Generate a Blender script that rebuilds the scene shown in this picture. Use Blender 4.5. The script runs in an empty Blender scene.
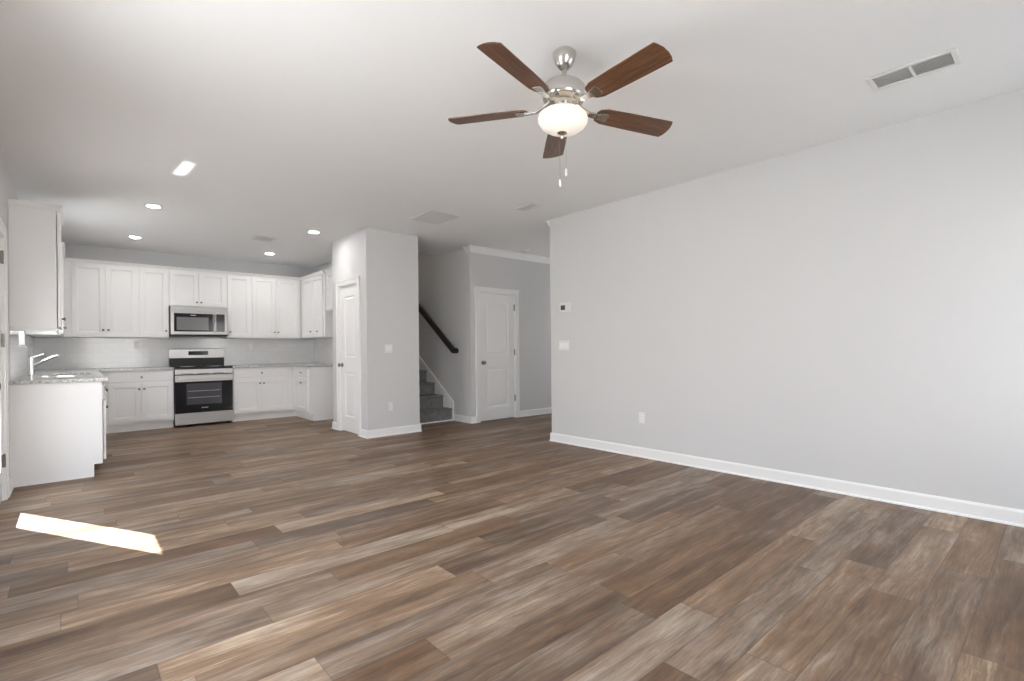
import bpy, bmesh, math, random
from mathutils import Vector, Matrix
random.seed(4)
PI = math.pi
S = bpy.context.scene
C = S.collection

# ------------------------------------------------------------------ camera
F_PX, YAW, ROLL, CAM_H = 497.27, 0.725, -0.010, 1.143
fw = Vector((math.sin(YAW), math.cos(YAW), 0)); rt = Vector((math.cos(YAW), -math.sin(YAW), 0)); up = Vector((0, 0, 1))
cx_ = rt * math.cos(ROLL) + up * math.sin(ROLL)
cy_ = -rt * math.sin(ROLL) + up * math.cos(ROLL)
cz_ = -fw
cam = bpy.data.cameras.new('camera')
cam.sensor_width = 36; cam.lens = F_PX * 36 / 1024
cam.shift_y = (348.976 - 340.5) / 1024
cam.clip_start = 0.02
co = bpy.data.objects.new('camera', cam); C.objects.link(co)
m = Matrix((cx_, cy_, cz_)).transposed().to_4x4(); m.translation = (0, 0, CAM_H)
co.matrix_world = m
S.camera = co

# ------------------------------------------------------------------ exposure, sky, sun
S.view_settings.view_transform = 'Standard'
S.view_settings.look = 'None'
S.view_settings.gamma = 1
S.view_settings.use_curve_mapping = False
S.view_settings.exposure = 0.21
S.cycles.max_bounces = 16
S.cycles.diffuse_bounces = 10
S.cycles.glossy_bounces = 6
S.cycles.transparent_max_bounces = 12
S.cycles.sample_clamp_indirect = 6

SKY, SUN = 9.5, 40.0
w = bpy.data.worlds.new('sky'); S.world = w; w.use_nodes = True
wn = w.node_tree.nodes; wl = w.node_tree.links
bg = wn['Background']
tc = wn.new('ShaderNodeTexCoord'); sep = wn.new('ShaderNodeSeparateXYZ'); wl.new(tc.outputs['Generated'], sep.inputs[0])
rp = wn.new('ShaderNodeValToRGB'); wl.new(sep.outputs['Z'], rp.inputs[0])
rp.color_ramp.elements[0].position = 0.0; rp.color_ramp.elements[0].color = (1.0, 0.99, 0.97, 1)
rp.color_ramp.elements[1].position = 0.7; rp.color_ramp.elements[1].color = (0.74, 0.86, 1.0, 1)
wl.new(rp.outputs[0], bg.inputs['Color']); bg.inputs['Strength'].default_value = SKY

sd = Vector((0.661, -1.2, -1.37 * math.tan(math.radians(45)))).normalized()
sl = bpy.data.lights.new('sun', 'SUN'); sl.energy = SUN; sl.angle = math.radians(0.5); sl.color = (1, 0.98, 0.95)
so = bpy.data.objects.new('sun', sl); C.objects.link(so); so.location = (-4, 8, 8)
so.rotation_euler = sd.to_track_quat('-Z', 'Y').to_euler()

# added lamp imitating bounced sun: narrow beam through the door glass to the ceiling
rb = bpy.data.lights.new('added_ceiling_beam', 'AREA'); rb.shape = 'RECTANGLE'; rb.size = 0.42; rb.size_y = 0.075; rb.spread = math.radians(0.4); rb.energy = 0.11
ro = bpy.data.objects.new('added_ceiling_beam', rb); C.objects.link(ro)
src, dst = Vector((-1.35, 5.02, -0.05)), Vector((0.745, 5.13, 2.74)); ro.location = src
ro.rotation_euler = (dst - src).to_track_quat('-Z', 'Y').to_euler()

# ------------------------------------------------------------------ materials
def mat(name, col, rough=0.5, metal=0.0, spec=0.5, emit=None, es=0, coat=0):
    mm = bpy.data.materials.new(name); mm.use_nodes = True
    b = mm.node_tree.nodes['Principled BSDF']
    b.inputs['Base Color'].default_value = (*col, 1); b.inputs['Roughness'].default_value = rough
    b.inputs['Metallic'].default_value = metal; b.inputs['Specular IOR Level'].default_value = spec
    b.inputs['Coat Weight'].default_value = coat
    if emit:
        b.inputs['Emission Color'].default_value = (*emit, 1); b.inputs['Emission Strength'].default_value = es
    return mm

class G:
    """tiny node-graph helper"""
    def __init__(s, mm):
        s.t = mm.node_tree; s.n = s.t.nodes; s.l = s.t.links; s.b = s.n['Principled BSDF']
    def new(s, typ, **k):
        nd = s.n.new(typ)
        for a, v in k.items(): setattr(nd, a, v)
        return nd
    def put(s, nd, i, v):
        if hasattr(v, 'node'): s.l.new(v, nd.inputs[i])
        else: nd.inputs[i].default_value = v
    def math(s, op, a, b=0.0):
        nd = s.new('ShaderNodeMath', operation=op); s.put(nd, 0, a); s.put(nd, 1, b); return nd.outputs[0]
    def ramp(s, fac, stops, interp='LINEAR'):
        nd = s.new('ShaderNodeValToRGB'); s.put(nd, 0, fac); cr = nd.color_ramp; cr.interpolation = interp
        while len(cr.elements) < len(stops): cr.elements.new(0.5)
        for e, (p, c) in zip(cr.elements, stops): e.position = p; e.color = (*c, 1)
        return nd.outputs[0]
    def mix(s, fac, a, b, mode='MIX'):
        nd = s.new('ShaderNodeMix', data_type='RGBA', blend_type=mode)
        s.put(nd, 0, fac); s.put(nd, 6, a if hasattr(a, 'node') else (*a, 1)); s.put(nd, 7, b if hasattr(b, 'node') else (*b, 1)); return nd.outputs[2]
    def coord(s): 
        g = s.new('ShaderNodeNewGeometry'); return g.outputs['Position']
    def obj(s): return s.new('ShaderNodeTexCoord').outputs['Object']
    def xyz(s, v):
        nd = s.new('ShaderNodeSeparateXYZ'); s.l.new(v, nd.inputs[0]); return nd.outputs
    def comb(s, x, y, z):
        nd = s.new('ShaderNodeCombineXYZ'); s.put(nd, 0, x); s.put(nd, 1, y); s.put(nd, 2, z); return nd.outputs[0]
    def noise(s, v, scale=1, detail=4, rough=0.55, dist=0.0):
        nd = s.new('ShaderNodeTexNoise'); s.put(nd, 'Vector', v); nd.inputs['Scale'].default_value = scale
        nd.inputs['Detail'].default_value = detail; nd.inputs['Roughness'].default_value = rough; nd.inputs['Distortion'].default_value = dist
        return nd.outputs['Fac']
    def bump(s, h, strength=0.2, dist=0.002):
        nd = s.new('ShaderNodeBump'); nd.inputs['Strength'].default_value = strength; nd.inputs['Distance'].default_value = dist
        s.put(nd, 'Height', h); s.l.new(nd.outputs[0], s.b.inputs['Normal'])

def paint(name, col, rough, bump=0.08, scale=260):
    mm = mat(name, col, rough, spec=0.35); g = G(mm)
    g.bump(g.noise(g.coord(), scale, 2), bump, 0.001)
    return mm

M = {}
M['wall'] = paint('grey_wall_paint', (0.655, 0.655, 0.66), 0.6)
M['ceiling'] = paint('ceiling_paint', (0.87, 0.878, 0.885), 0.85, 0.12, 180)
M['trim'] = mat('white_trim_paint', (0.88, 0.88, 0.88), 0.35)
M['cabinet'] = mat('white_cabinet_paint', (0.86, 0.86, 0.862), 0.38)
M['plastic'] = mat('white_plastic', (0.78, 0.78, 0.78), 0.35)
M['vent'] = mat('white_enamel', (0.78, 0.78, 0.77), 0.45)
M['ventdark'] = mat('duct_grey', (0.55, 0.55, 0.55), 0.7)
M['steel'] = mat('stainless_steel', (0.42, 0.41, 0.405), 0.30, 1.0)
M['nickel'] = mat('brushed_nickel', (0.58, 0.56, 0.53), 0.25, 1.0)
M['knob'] = mat('dark_nickel', (0.25, 0.24, 0.23), 0.3, 1.0)
M['chrome'] = mat('chrome', (0.85, 0.85, 0.86), 0.08, 1.0)
M['black'] = mat('black_glass', (0.010, 0.010, 0.012), 0.1, spec=0.3)
M['blackplastic'] = mat('black_plastic', (0.018, 0.018, 0.018), 0.4, spec=0.3)
M['ovenwin'] = mat('oven_window_glass', (0.07, 0.07, 0.085), 0.1)
M['mwwin'] = mat('microwave_window_mesh', (0.16, 0.16, 0.165), 0.2)
M['print'] = mat('pale_print', (0.5, 0.5, 0.5), 0.4)
M['screen'] = mat('grey_screen', (0.06, 0.065, 0.07), 0.15)
M['slot'] = mat('dark_slot', (0.08, 0.08, 0.08), 0.6)
M['rail'] = mat('espresso_wood', (0.022, 0.017, 0.015), 0.35)
M['patio'] = mat('patio_concrete', (0.5, 0.48, 0.45), 0.8)
M['canlens'] = mat('lit_lens', (0.9, 0.9, 0.88), 0.4, emit=(1, 0.97, 0.94), es=150)
M['bowl'] = mat('lit_frosted_glass', (0.9, 0.87, 0.82), 0.3, emit=(1.0, 0.84, 0.64), es=0.24)

mm = bpy.data.materials.new('clear_glass'); mm.use_nodes = True; M['glass'] = mm
nt = mm.node_tree; nt.nodes.remove(nt.nodes['Principled BSDF'])
tr = nt.nodes.new('ShaderNodeBsdfTransparent'); gl = nt.nodes.new('ShaderNodeBsdfGlossy'); gl.inputs['Roughness'].default_value = 0.02
lw = nt.nodes.new('ShaderNodeLayerWeight'); lw.inputs['Blend'].default_value = 0.5; mx = nt.nodes.new('ShaderNodeMixShader')
pw = nt.nodes.new('ShaderNodeMath'); pw.operation = 'POWER'; pw.inputs[1].default_value = 5; nt.links.new(lw.outputs['Facing'], pw.inputs[0])
ma = nt.nodes.new('ShaderNodeMath'); ma.operation = 'MULTIPLY_ADD'; ma.inputs[1].default_value = 0.9; ma.inputs[2].default_value = 0.05; nt.links.new(pw.outputs[0], ma.inputs[0])
nt.links.new(ma.outputs[0], mx.inputs[0]); nt.links.new(tr.outputs[0], mx.inputs[1]); nt.links.new(gl.outputs[0], mx.inputs[2])
nt.links.new(mx.outputs[0], nt.nodes['Material Output'].inputs['Surface'])

# vinyl plank floor: planks run along X
mm = mat('vinyl_plank', (0.3, 0.2, 0.15), 0.42, spec=0.3); M['floor'] = mm; g = G(mm)
PW, PL = 0.178, 1.22
x, y, z = g.xyz(g.coord())
yy = g.math('DIVIDE', g.math('ADD', y, 10.04), PW); row = g.math('FLOOR', yy)
wr = g.new('ShaderNodeTexWhiteNoise', noise_dimensions='1D'); g.l.new(row, wr.inputs['W'])
xx = g.math('ADD', g.math('DIVIDE', g.math('ADD', x, 20), PL), wr.outputs['Value']); col = g.math('FLOOR', xx)
wc = g.new('ShaderNodeTexWhiteNoise', noise_dimensions='2D'); g.l.new(g.comb(row, col, 0.0), wc.inputs['Vector'])
rnd = wc.outputs['Value']
rc = g.xyz(wc.outputs['Color'])
off = g.math('MULTIPLY', rnd, 37.0)
wx = g.noise(g.comb(g.math('ADD', g.math('MULTIPLY', x, 2.0), off), g.math('ADD', g.math('MULTIPLY', y, 4.0), off), 0.0), 1.0, 2)
warp = g.math('MULTIPLY', wx, 0.9)
v1 = g.comb(g.math('ADD', g.math('MULTIPLY', x, 1.15), off), g.math('ADD', g.math('ADD', g.math('MULTIPLY', y, 14.0), warp), g.math('MULTIPLY', rc[1], 50)), off)
broad = g.noise(v1, 1.0, 6, 0.72, 0.35)
v2 = g.comb(g.math('ADD', g.math('MULTIPLY', x, 6.0), off), g.math('ADD', g.math('ADD', g.math('MULTIPLY', y, 120.0), g.math('MULTIPLY', warp, 4.0)), off), off)
fine = g.noise(v2, 1.0, 4, 0.7, 0.6)
v3 = g.comb(g.math('ADD', g.math('MULTIPLY', x, 2.6), off), g.math('ADD', g.math('MULTIPLY', y, 6.0), off), off)
blot = g.noise(v3, 1.0, 4, 0.6, 0.4)
tone = g.math('ADD', g.math('MULTIPLY', rnd, 0.20), g.math('ADD', g.math('MULTIPLY', broad, 0.72), g.math('ADD', g.math('MULTIPLY', fine, 0.36), g.math('MULTIPLY', blot, 0.28))))
base = g.ramp(tone, [(0.50, (0.046, 0.024, 0.013)), (0.70, (0.136, 0.078, 0.043)), (0.86, (0.235, 0.150, 0.092)), (1.04, (0.47, 0.340, 0.235))])
grey = g.ramp(tone, [(0.50, (0.052, 0.036, 0.026)), (0.72, (0.132, 0.098, 0.075)), (1.04, (0.42, 0.345, 0.278))])
gm = g.ramp(g.math('ADD', g.math('MULTIPLY', rc[2], 0.5), g.math('MULTIPLY', blot, 0.7)), [(0.45, (0, 0, 0)), (0.9, (0.85, 0.85, 0.85))])
c1 = g.mix(gm, base, grey)
red = g.ramp(g.noise(g.comb(g.math('ADD', g.math('MULTIPLY', x, 2.2), off), g.math('ADD', g.math('MULTIPLY', y, 18), off), 0.0), 1.0, 4), [(0.52, (0, 0, 0)), (0.72, (0.45, 0.45, 0.45))])
c1 = g.mix(red, c1, (0.235, 0.122, 0.064))
fy = g.math('FRACT', yy); fx = g.math('FRACT', xx)
ey = g.math('MINIMUM', fy, g.math('SUBTRACT', 1.0, fy)); ex = g.math('MINIMUM', fx, g.math('SUBTRACT', 1.0, fx))
seam = g.math('MINIMUM', g.math('MULTIPLY', ey, PW), g.math('MULTIPLY', ex, PL))
sm = g.ramp(seam, [(0.0, (0.62, 0.62, 0.62)), (0.0016, (1, 1, 1))])
c2 = g.mix(1.0, c1, sm, 'MULTIPLY')
g.l.new(c2, g.b.inputs['Base Color'])
g.l.new(g.math('ADD', 0.34, g.math('MULTIPLY', fine, 0.2)), g.b.inputs['Roughness'])
g.bump(g.math('ADD', g.math('MULTIPLY', fine, 0.5), sm), 0.12, 0.0015)

# speckled granite
mm = mat('speckled_granite', (0.6, 0.6, 0.6), 0.18); M['granite'] = mm; g = G(mm)
p = g.coord()
n1 = g.noise(p, 55, 3, 0.7); n2 = g.noise(p, 170, 2, 0.6)
ca = g.ramp(n1, [(0.36, (0.30, 0.295, 0.29)), (0.47, (0.50, 0.49, 0.48)), (0.6, (0.66, 0.65, 0.635))])
cb = g.ramp(n2, [(0.36, (0.3, 0.3, 0.3)), (0.44, (1, 1, 1))])
g.l.new(g.mix(0.75, ca, cb, 'MULTIPLY'), g.b.inputs['Base Color'])

# subway tile (brick pattern): u along the wall, v up
def tile(name, axis):
    mm = mat(name, (0.7, 0.7, 0.7), 0.12, spec=0.6); g = G(mm)
    q = g.xyz(g.coord())
    br = g.new('ShaderNodeTexBrick'); br.offset = 0.5
    g.l.new(g.comb(q[axis], q[2], 0.0), br.inputs['Vector'])
    for k, v in (('Scale', 1.0), ('Mortar Size', 0.0016), ('Mortar Smooth', 0.2), ('Bias', 0.0), ('Brick Width', 0.1524), ('Row Height', 0.0762)): br.inputs[k].default_value = v
    br.inputs['Color1'].default_value = (0.74, 0.74, 0.74, 1); br.inputs['Color2'].default_value = (0.78, 0.78, 0.78, 1); br.inputs['Mortar'].default_value = (0.66, 0.66, 0.66, 1)
    g.l.new(br.outputs['Color'], g.b.inputs['Base Color'])
    g.bump(g.math('SUBTRACT', 1.0, br.outputs['Fac']), 0.35, 0.002)
    return mm
M['tile_x'] = tile('glossy_white_tile', 0); M['tile_y'] = tile('glossy_white_tile_side', 1)

# fan blade walnut (grain along local X)
mm = mat('walnut_blade', (0.1, 0.05, 0.03), 0.35); M['walnut'] = mm; g = G(mm)
q = g.xyz(g.obj())
nn = g.noise(g.comb(g.math('MULTIPLY', q[0], 5), g.math('MULTIPLY', q[1], 90), q[2]), 1, 4, 0.6, 0.3)
g.l.new(g.ramp(nn, [(0.3, (0.050, 0.022, 0.012)), (0.55, (0.120, 0.054, 0.027)), (0.75, (0.20, 0.098, 0.050))]), g.b.inputs['Base Color'])

# grey carpet
mm = mat('grey_carpet', (0.2, 0.2, 0.21), 0.95, spec=0.1); M['carpet'] = mm; g = G(mm)
nn = g.noise(g.coord(), 140, 3, 0.7)
nb = g.noise(g.coord(), 14, 2, 0.6)
g.l.new(g.ramp(g.math('ADD', g.math('MULTIPLY', nn, 0.7), g.math('MULTIPLY', nb, 0.3)), [(0.3, (0.11, 0.108, 0.108)), (0.7, (0.33, 0.32, 0.315))]), g.b.inputs['Base Color'])
g.bump(nn, 0.8, 0.01)
# brushed look on the steel
for key, sc in (('steel', (3, 3, 220)), ('nickel', (30, 30, 30))):
    g = G(M[key]); q = g.xyz(g.obj())
    nn = g.noise(g.comb(g.math('MULTIPLY', q[0], sc[0]), g.math('MULTIPLY', q[1], sc[1]), g.math('MULTIPLY', q[2], sc[2])), 1, 2)
    g.l.new(g.math('ADD', g.b.inputs['Roughness'].default_value - 0.06, g.math('MULTIPLY', nn, 0.12)), g.b.inputs['Roughness'])

# ------------------------------------------------------------------ mesh helpers
class MB:
    def __init__(s): s.bm = bmesh.new(); s.weld = True
    def box(s, x0, x1, y0, y1, z0, z1):
        s.weld = False          # boxes may share corners: keep each a closed shell
        x0, x1 = min(x0, x1), max(x0, x1); y0, y1 = min(y0, y1), max(y0, y1); z0, z1 = min(z0, z1), max(z0, z1)
        v = [s.bm.verts.new(p) for p in ((x0, y0, z0), (x1, y0, z0), (x1, y1, z0), (x0, y1, z0), (x0, y0, z1), (x1, y0, z1), (x1, y1, z1), (x0, y1, z1))]
        for f in ((3, 2, 1, 0), (4, 5, 6, 7), (0, 1, 5, 4), (1, 2, 6, 5), (2, 3, 7, 6), (3, 0, 4, 7)): s.bm.faces.new([v[i] for i in f])
        return s
    def lathe(s, prof, c=(0, 0, 0), axis='z', n=40):
        """prof: (radius, height) list along axis"""
        def pt(r, h, a):
            u, q = r * math.cos(a), r * math.sin(a)
            if axis == 'z': return (c[0] + u, c[1] + q, c[2] + h)
            if axis == 'y': return (c[0] + u, c[1] - h, c[2] + q)      # height grows towards -y
            return (c[0] + h, c[1] + u, c[2] + q)
        rings = []
        for r, h in prof:
            if r < 1e-5: rings.append([s.bm.verts.new(pt(0, h, 0))])
            else: rings.append([s.bm.verts.new(pt(r, h, 2 * PI * k / n)) for k in range(n)])
        for a, b in zip(rings, rings[1:]):
            for k in range(n):
                k2 = (k + 1) % n
                if len(a) == 1 and len(b) == 1: continue
                if len(a) == 1: s.bm.faces.new((a[0], b[k], b[k2]))
                elif len(b) == 1: s.bm.faces.new((a[k], b[0], a[k2]))
                else: s.bm.faces.new((a[k], b[k], b[k2], a[k2]))
        for rg in (rings[0], rings[-1]):
            if len(rg) > 1: s.bm.faces.new(rg)
        return s
    def tube(s, pts, r, n=14, ry=None):
        pts = [Vector(p) for p in pts]; rings = []
        for i, p in enumerate(pts):
            if i == 0: t = pts[1] - p
            elif i == len(pts) - 1: t = p - pts[i - 1]
            else: t = (pts[i + 1] - p).normalized() + (p - pts[i - 1]).normalized()
            t.normalize()
            ref = Vector((0, 0, 1)) if abs(t.z) < 0.95 else Vector((0, 1, 0))
            u = t.cross(ref).normalized(); q = u.cross(t).normalized()
            rr = r[i] if isinstance(r, (list, tuple)) else r
            rings.append([s.bm.verts.new(p + u * rr * math.cos(2 * PI * k / n) + q * (ry or rr) * math.sin(2 * PI * k / n)) for k in range(n)])
        for a, b in zip(rings, rings[1:]):
            for k in range(n): s.bm.faces.new((a[k], b[k], b[(k + 1) % n], a[(k + 1) % n]))
        s.bm.faces.new(rings[0]); s.bm.faces.new(rings[-1])
        return s
    def prism(s, poly, f0, f1):
        """poly 2D points; f0/f1 map a 2D point to 3D at both ends"""
        a = [s.bm.verts.new(f0(*p)) for p in poly]; b = [s.bm.verts.new(f1(*p)) for p in poly]; n = len(poly)
        s.bm.faces.new(a); s.bm.faces.new(b)
        for k in range(n): s.bm.faces.new((a[k], a[(k + 1) % n], b[(k + 1) % n], b[k]))
        return s
    def sweep(s, path, prof):
        """sweep profile (out, z) along a 2D path; out is to the right of travel, mitred"""
        P = [Vector(p) for p in path]; rings = []
        for i, p in enumerate(P):
            d0 = (p - P[i - 1]).normalized() if i else (P[1] - p).normalized()
            d1 = (P[i + 1] - p).normalized() if i < len(P) - 1 else d0
            n0 = Vector((d0.y, -d0.x)); n1 = Vector((d1.y, -d1.x))
            nn = (n0 + n1); nn = nn / max(1e-6, nn.dot(n0))
            rings.append([s.bm.verts.new((p.x + nn.x * o, p.y + nn.y * o, z)) for o, z in prof])
        n = len(prof)
        for a, b in zip(rings, rings[1:]):
            for k in range(n): s.bm.faces.new((a[k], a[(k + 1) % n], b[(k + 1) % n], b[k]))
        s.bm.faces.new(rings[0]); s.bm.faces.new(rings[-1])
        return s
    def ring(s, a, b):
        """faces between two equal loops of points"""
        A = [s.bm.verts.new(p) for p in a]; B = [s.bm.verts.new(p) for p in b]; n = len(A)
        for k in range(n): s.bm.faces.new((A[k], A[(k + 1) % n], B[(k + 1) % n], B[k]))
        return s
    def build(s, name, material, parent=None, smooth=False, bevel=0.0, kind=None, flip=False):
        bm = s.bm
        if s.weld: bmesh.ops.remove_doubles(bm, verts=bm.verts, dist=1e-5)
        bmesh.ops.recalc_face_normals(bm, faces=bm.faces)
        me = bpy.data.meshes.new(name); bm.to_mesh(me); bm.free()
        me.materials.append(material)
        if smooth:
            for f in me.polygons: f.use_smooth = True
            try: me.set_sharp_from_angle(angle=math.radians(40))
            except Exception: pass
        o = bpy.data.objects.new(name, me); C.objects.link(o)
        if parent: o.parent = parent
        if bevel:
            bv = o.modifiers.new('edge', 'BEVEL'); bv.width = bevel; bv.segments = 2; bv.limit_method = 'ANGLE'; bv.angle_limit = math.radians(50)
        if kind: o['kind'] = kind
        return o

def grid_solid(mb, us, vs, holes, f0, f1):
    """solid slab over cells of us x vs, minus holes (u0,u1,v0,v1); f0/f1 map (u,v) to the two faces"""
    us = sorted(set(us + [h for q in holes for h in q[:2] if min(us) < h < max(us)])); vs = sorted(set(vs + [h for q in holes for h in q[2:] if min(vs) < h < max(vs)]))
    def solid(i, j):
        if not (0 <= i < len(us) - 1 and 0 <= j < len(vs) - 1): return False
        u, v = (us[i] + us[i + 1]) / 2, (vs[j] + vs[j + 1]) / 2
        return not any(a < u < b and c < v < d for a, b, c, d in holes)
    def q(*pts): mb.bm.faces.new([mb.bm.verts.new(p) for p in pts])
    for i in range(len(us) - 1):
        for j in range(len(vs) - 1):
            if not solid(i, j): continue
            a, b, c, d = us[i], us[i + 1], vs[j], vs[j + 1]
            q(f0(a, c), f0(b, c), f0(b, d), f0(a, d)); q(f1(a, c), f1(a, d), f1(b, d), f1(b, c))
            if not solid(i - 1, j): q(f0(a, c), f0(a, d), f1(a, d), f1(a, c))
            if not solid(i + 1, j): q(f0(b, c), f1(b, c), f1(b, d), f0(b, d))
            if not solid(i, j - 1): q(f0(a, c), f1(a, c), f1(b, c), f0(b, c))
            if not solid(i, j + 1): q(f0(a, d), f0(b, d), f1(b, d), f1(a, d))
    return mb

def thing(name, label, cat, loc=(0, 0, 0), rz=0.0, group=None):
    o = bpy.data.objects.new(name, None); C.objects.link(o); o.empty_display_size = 0.1
    o.location = loc; o.rotation_euler = (0, 0, rz)
    o['label'] = label; o['category'] = cat
    if group: o['group'] = group
    return o
def tag(o, label, cat, group=None):
    o['label'] = label; o['category'] = cat
    if group: o['group'] = group
    return o
def frame_of(name, loc, rz):
    """an Empty for a piece of the setting that has parts"""
    o = bpy.data.objects.new(name, None); C.objects.link(o); o.location = loc; o.rotation_euler = (0, 0, rz); o['kind'] = 'structure'
    return o
def copy_tree(o, parent=None):
    c = o.copy(); C.objects.link(c)
    if parent: c.parent = parent
    for ch in [q for q in bpy.data.objects if q.parent is o]: copy_tree(ch, c)
    return c

# ------------------------------------------------------------------ room shell
H = 2.74
XL, XR = -0.401, 4.452          # left and right wall faces
YB, YK = -0.75, 9.652           # wall behind the camera, kitchen back wall
YRE = 4.296                     # end of the right wall
YH = 6.164                      # hall wall with the closet door
XS = 4.62                       # stair wall
XP, XPR, YP, YPB = 2.877, 3.652, 6.091, 7.22    # pantry block
XKR = 3.48                      # kitchen right wall
WT = 0.15

def wall_y(name, y0, y1, x0, x1, holes=(), z1=H):   # wall running along X
    mb = MB(); grid_solid(mb, [x0, x1], [0, z1], list(holes), lambda u, v: (u, y0, v), lambda u, v: (u, y1, v))
    return mb.build(name, M['wall'], kind='structure')
def wall_x(name, x0, x1, y0, y1, holes=(), z1=H, z0=0):   # wall running along Y
    mb = MB(); grid_solid(mb, [y0, y1], [z0, z1], list(holes), lambda u, v: (x0, u, v), lambda u, v: (x1, u, v))
    return mb.build(name, M['wall'], kind='structure')

MB().box(XL - WT, 8.2, YB - WT, 11.6, -0.1, 0).build('floor', M['floor'], kind='structure')
# ceiling with the stairwell opening
OPY = 7.12
mb = MB(); grid_solid(mb, [XL - WT, 8.2], [YB - WT, 11.6], [(XPR - 0.06, XS + 0.06, OPY, 11.45)], lambda u, v: (u, v, H), lambda u, v: (u, v, H + 0.28))
mb.build('ceiling', M['ceiling'], kind='structure')

D3 = (4.60, 5.56)               # back door opening (Y)
W1 = (7.00, 7.87, 1.232, 2.10)  # kitchen window
W2 = (1.00, 2.80, 0.45, 2.20)   # invented unseen window in the left wall, lets daylight into the living room
wall_x('wall_left', XL - WT, XL, YB - WT, YK, [(D3[0], D3[1], 0, 2.06), W1, W2])
WB = (3.45, 4.10, 0.50, 2.20)  # unseen made-up window, placed to suit highlights on the range steel
WB2 = (0.25, 1.75, 0.45, 2.20)  # second invented back window, added to light the surfaces facing it
wall_y('wall_back', YB - WT, YB, XL, XR + 0.118, [WB, WB2])
wall_x('wall_right', XR, XR + 0.118, YB, YRE)
wall_y('wall_foyer_south', YRE - 0.118, YRE, XR + 0.118, 8.1)
WF = (5.30, 5.80, 0.40, 2.15)  # unseen opening added to brighten the hall
wall_x('wall_foyer_end', 8.1, 8.2, YRE - 0.118, 11.5, [WF])
wall_y('wall_closet_far', 11.4, 11.5, XS + 0.12, 8.2)
DH = (4.774, 5.532)             # closet door opening
wall_y('wall_hall', YH, YH + 0.12, XS, 8.1, [(DH[0], DH[1], 0, 2.05)])
wall_x('wall_stair', XS, XS + 0.12, YH + 0.12, 11.4, z1=5.2)
wall_y('wall_kitchen', YK, YK + WT, XL - WT, XKR + 0.02)
wall_x('wall_kitchen_side', XKR, XPR, YPB, 11.4, z1=5.2)
wall_x('wall_upstairs_side', XPR - 0.1, XPR, OPY - 0.06, YPB, z0=H + 0.27, z1=5.2)
wall_y('wall_stair_end', 11.4, 11.5, XKR, XS + 0.12, z1=5.2)
MB().box(XKR - 0.1, XS + 0.12, OPY - 0.2, 11.5, 5.2, 5.3).build('ceiling_upstairs', M['ceiling'], kind='structure')
MB().box(XPR, XS, OPY - 0.05, OPY, H + 0.27, 5.2).build('wall_upstairs', M['wall'], kind='structure')
# pantry block (walls of a small closet)
DP = (6.352, 6.968)             # pantry door opening (Y)
wall_x('wall_pantry_side', XP, XP + 0.115, YP, YPB, [(DP[0], DP[1], 0, 2.06)])
wall_y('wall_pantry_front', YP, YP + 0.115, XP + 0.115, XPR)
wall_x('wall_pantry_stairs', XPR - 0.115, XPR, YP + 0.115, YPB)
wall_y('wall_pantry_back', YPB - 0.115, YPB, XP + 0.115, XPR - 0.115)

# ground outside
MB().box(-14, XL - WT, -10, 20, -0.25, -0.12).build('floor_patio', M['patio'], kind='structure')
MB().box(XL - WT, 8, -14, YB - WT, -0.25, -0.12).build('floor_garden', M['patio'], kind='structure')

# baseboards
BBP = [(0, 0), (0.024, 0), (0.022, 0.010), (0.015, 0.016), (0.015, 0.088), (0.008, 0.102), (0, 0.102)]
def baseboard(name, path): return MB().sweep(path, BBP).build(name, M['trim'], kind='structure')
baseboard('baseboard_right', [(8.1, YRE), (XR, YRE), (XR, YB)][::-1] if False else [(XR, YB), (XR, YRE), (8.1, YRE)][::-1])
baseboard('baseboard_hall', [(DH[0] - 0.075, YH), (XS, YH), (XS, 6.62)][::-1])
baseboard('baseboard_hall_end', [(DH[1] + 0.075, YH), (8.1, YH)])
baseboard('baseboard_pantry', [(XP, DP[0] - 0.07), (XP, YP), (XPR, YP), (XPR, 6.62)])
baseboard('baseboard_pantry_back', [(XP + 0.35, YPB), (XP, YPB), (XP, DP[1] + 0.07)])
baseboard('baseboard_left', [(XL, D3[1] + 0.075), (XL, 6.015)])
baseboard('baseboard_left_front', [(XL, YB), (XL, D3[0] - 0.075)])
# crown moulding of the hall
CRP = [(0, H), (0, H - 0.095), (0.008, H - 0.095), (0.014, H - 0.08), (0.03, H - 0.062), (0.05, H - 0.03), (0.066, H - 0.018), (0.072, H - 0.012), (0.072, H)]
MB().sweep([(XS, YH + 0.11), (XS, YH), (8.1, YH)], CRP).build('trim_1', M['trim'], kind='structure')
MB().sweep([(8.1, YRE), (XR + 0.01, YRE)], CRP).build('trim_2', M['trim'], kind='structure')
# stair skirt board
SK = [(6.64, 0.0), (6.64, 0.30), (7.80, 1.115), (10.6, 3.14), (10.6, 2.8), (7.0, 0.0)]
MB().prism(SK, lambda a, b: (XS - 0.018, a, b), lambda a, b: (XS, a, b)).build('trim_3', M['trim'], kind='structure')
MB().box(XPR, XS - 0.018, 6.638, 6.655, 0, 0.018).build('trim_4', M['trim'], kind='structure')

# ------------------------------------------------------------------ doors of the setting
def casing(mb, x0, x1, ztop, wdt=0.072, y=0.0):
    t = 0.017; o = wdt
    def frame(xa, xb, zb, ia, ib, iz, ya, yb):
        grid_solid(mb, [xa, xb], [0, zb], [(ia, ib, -1, iz)], lambda u, v: (u, ya, v), lambda u, v: (u, yb, v))
    frame(x0 - o, x1 + o, ztop + o, x0 + 0.006, x1 - 0.006, ztop - 0.006, y - t, y)
    frame(x0 - o - 0.001, x1 + o + 0.001, ztop + o + 0.001, x0 - o + 0.018, x1 + o - 0.018, ztop + o - 0.018, y - t - 0.006, y - 0.001)

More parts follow.
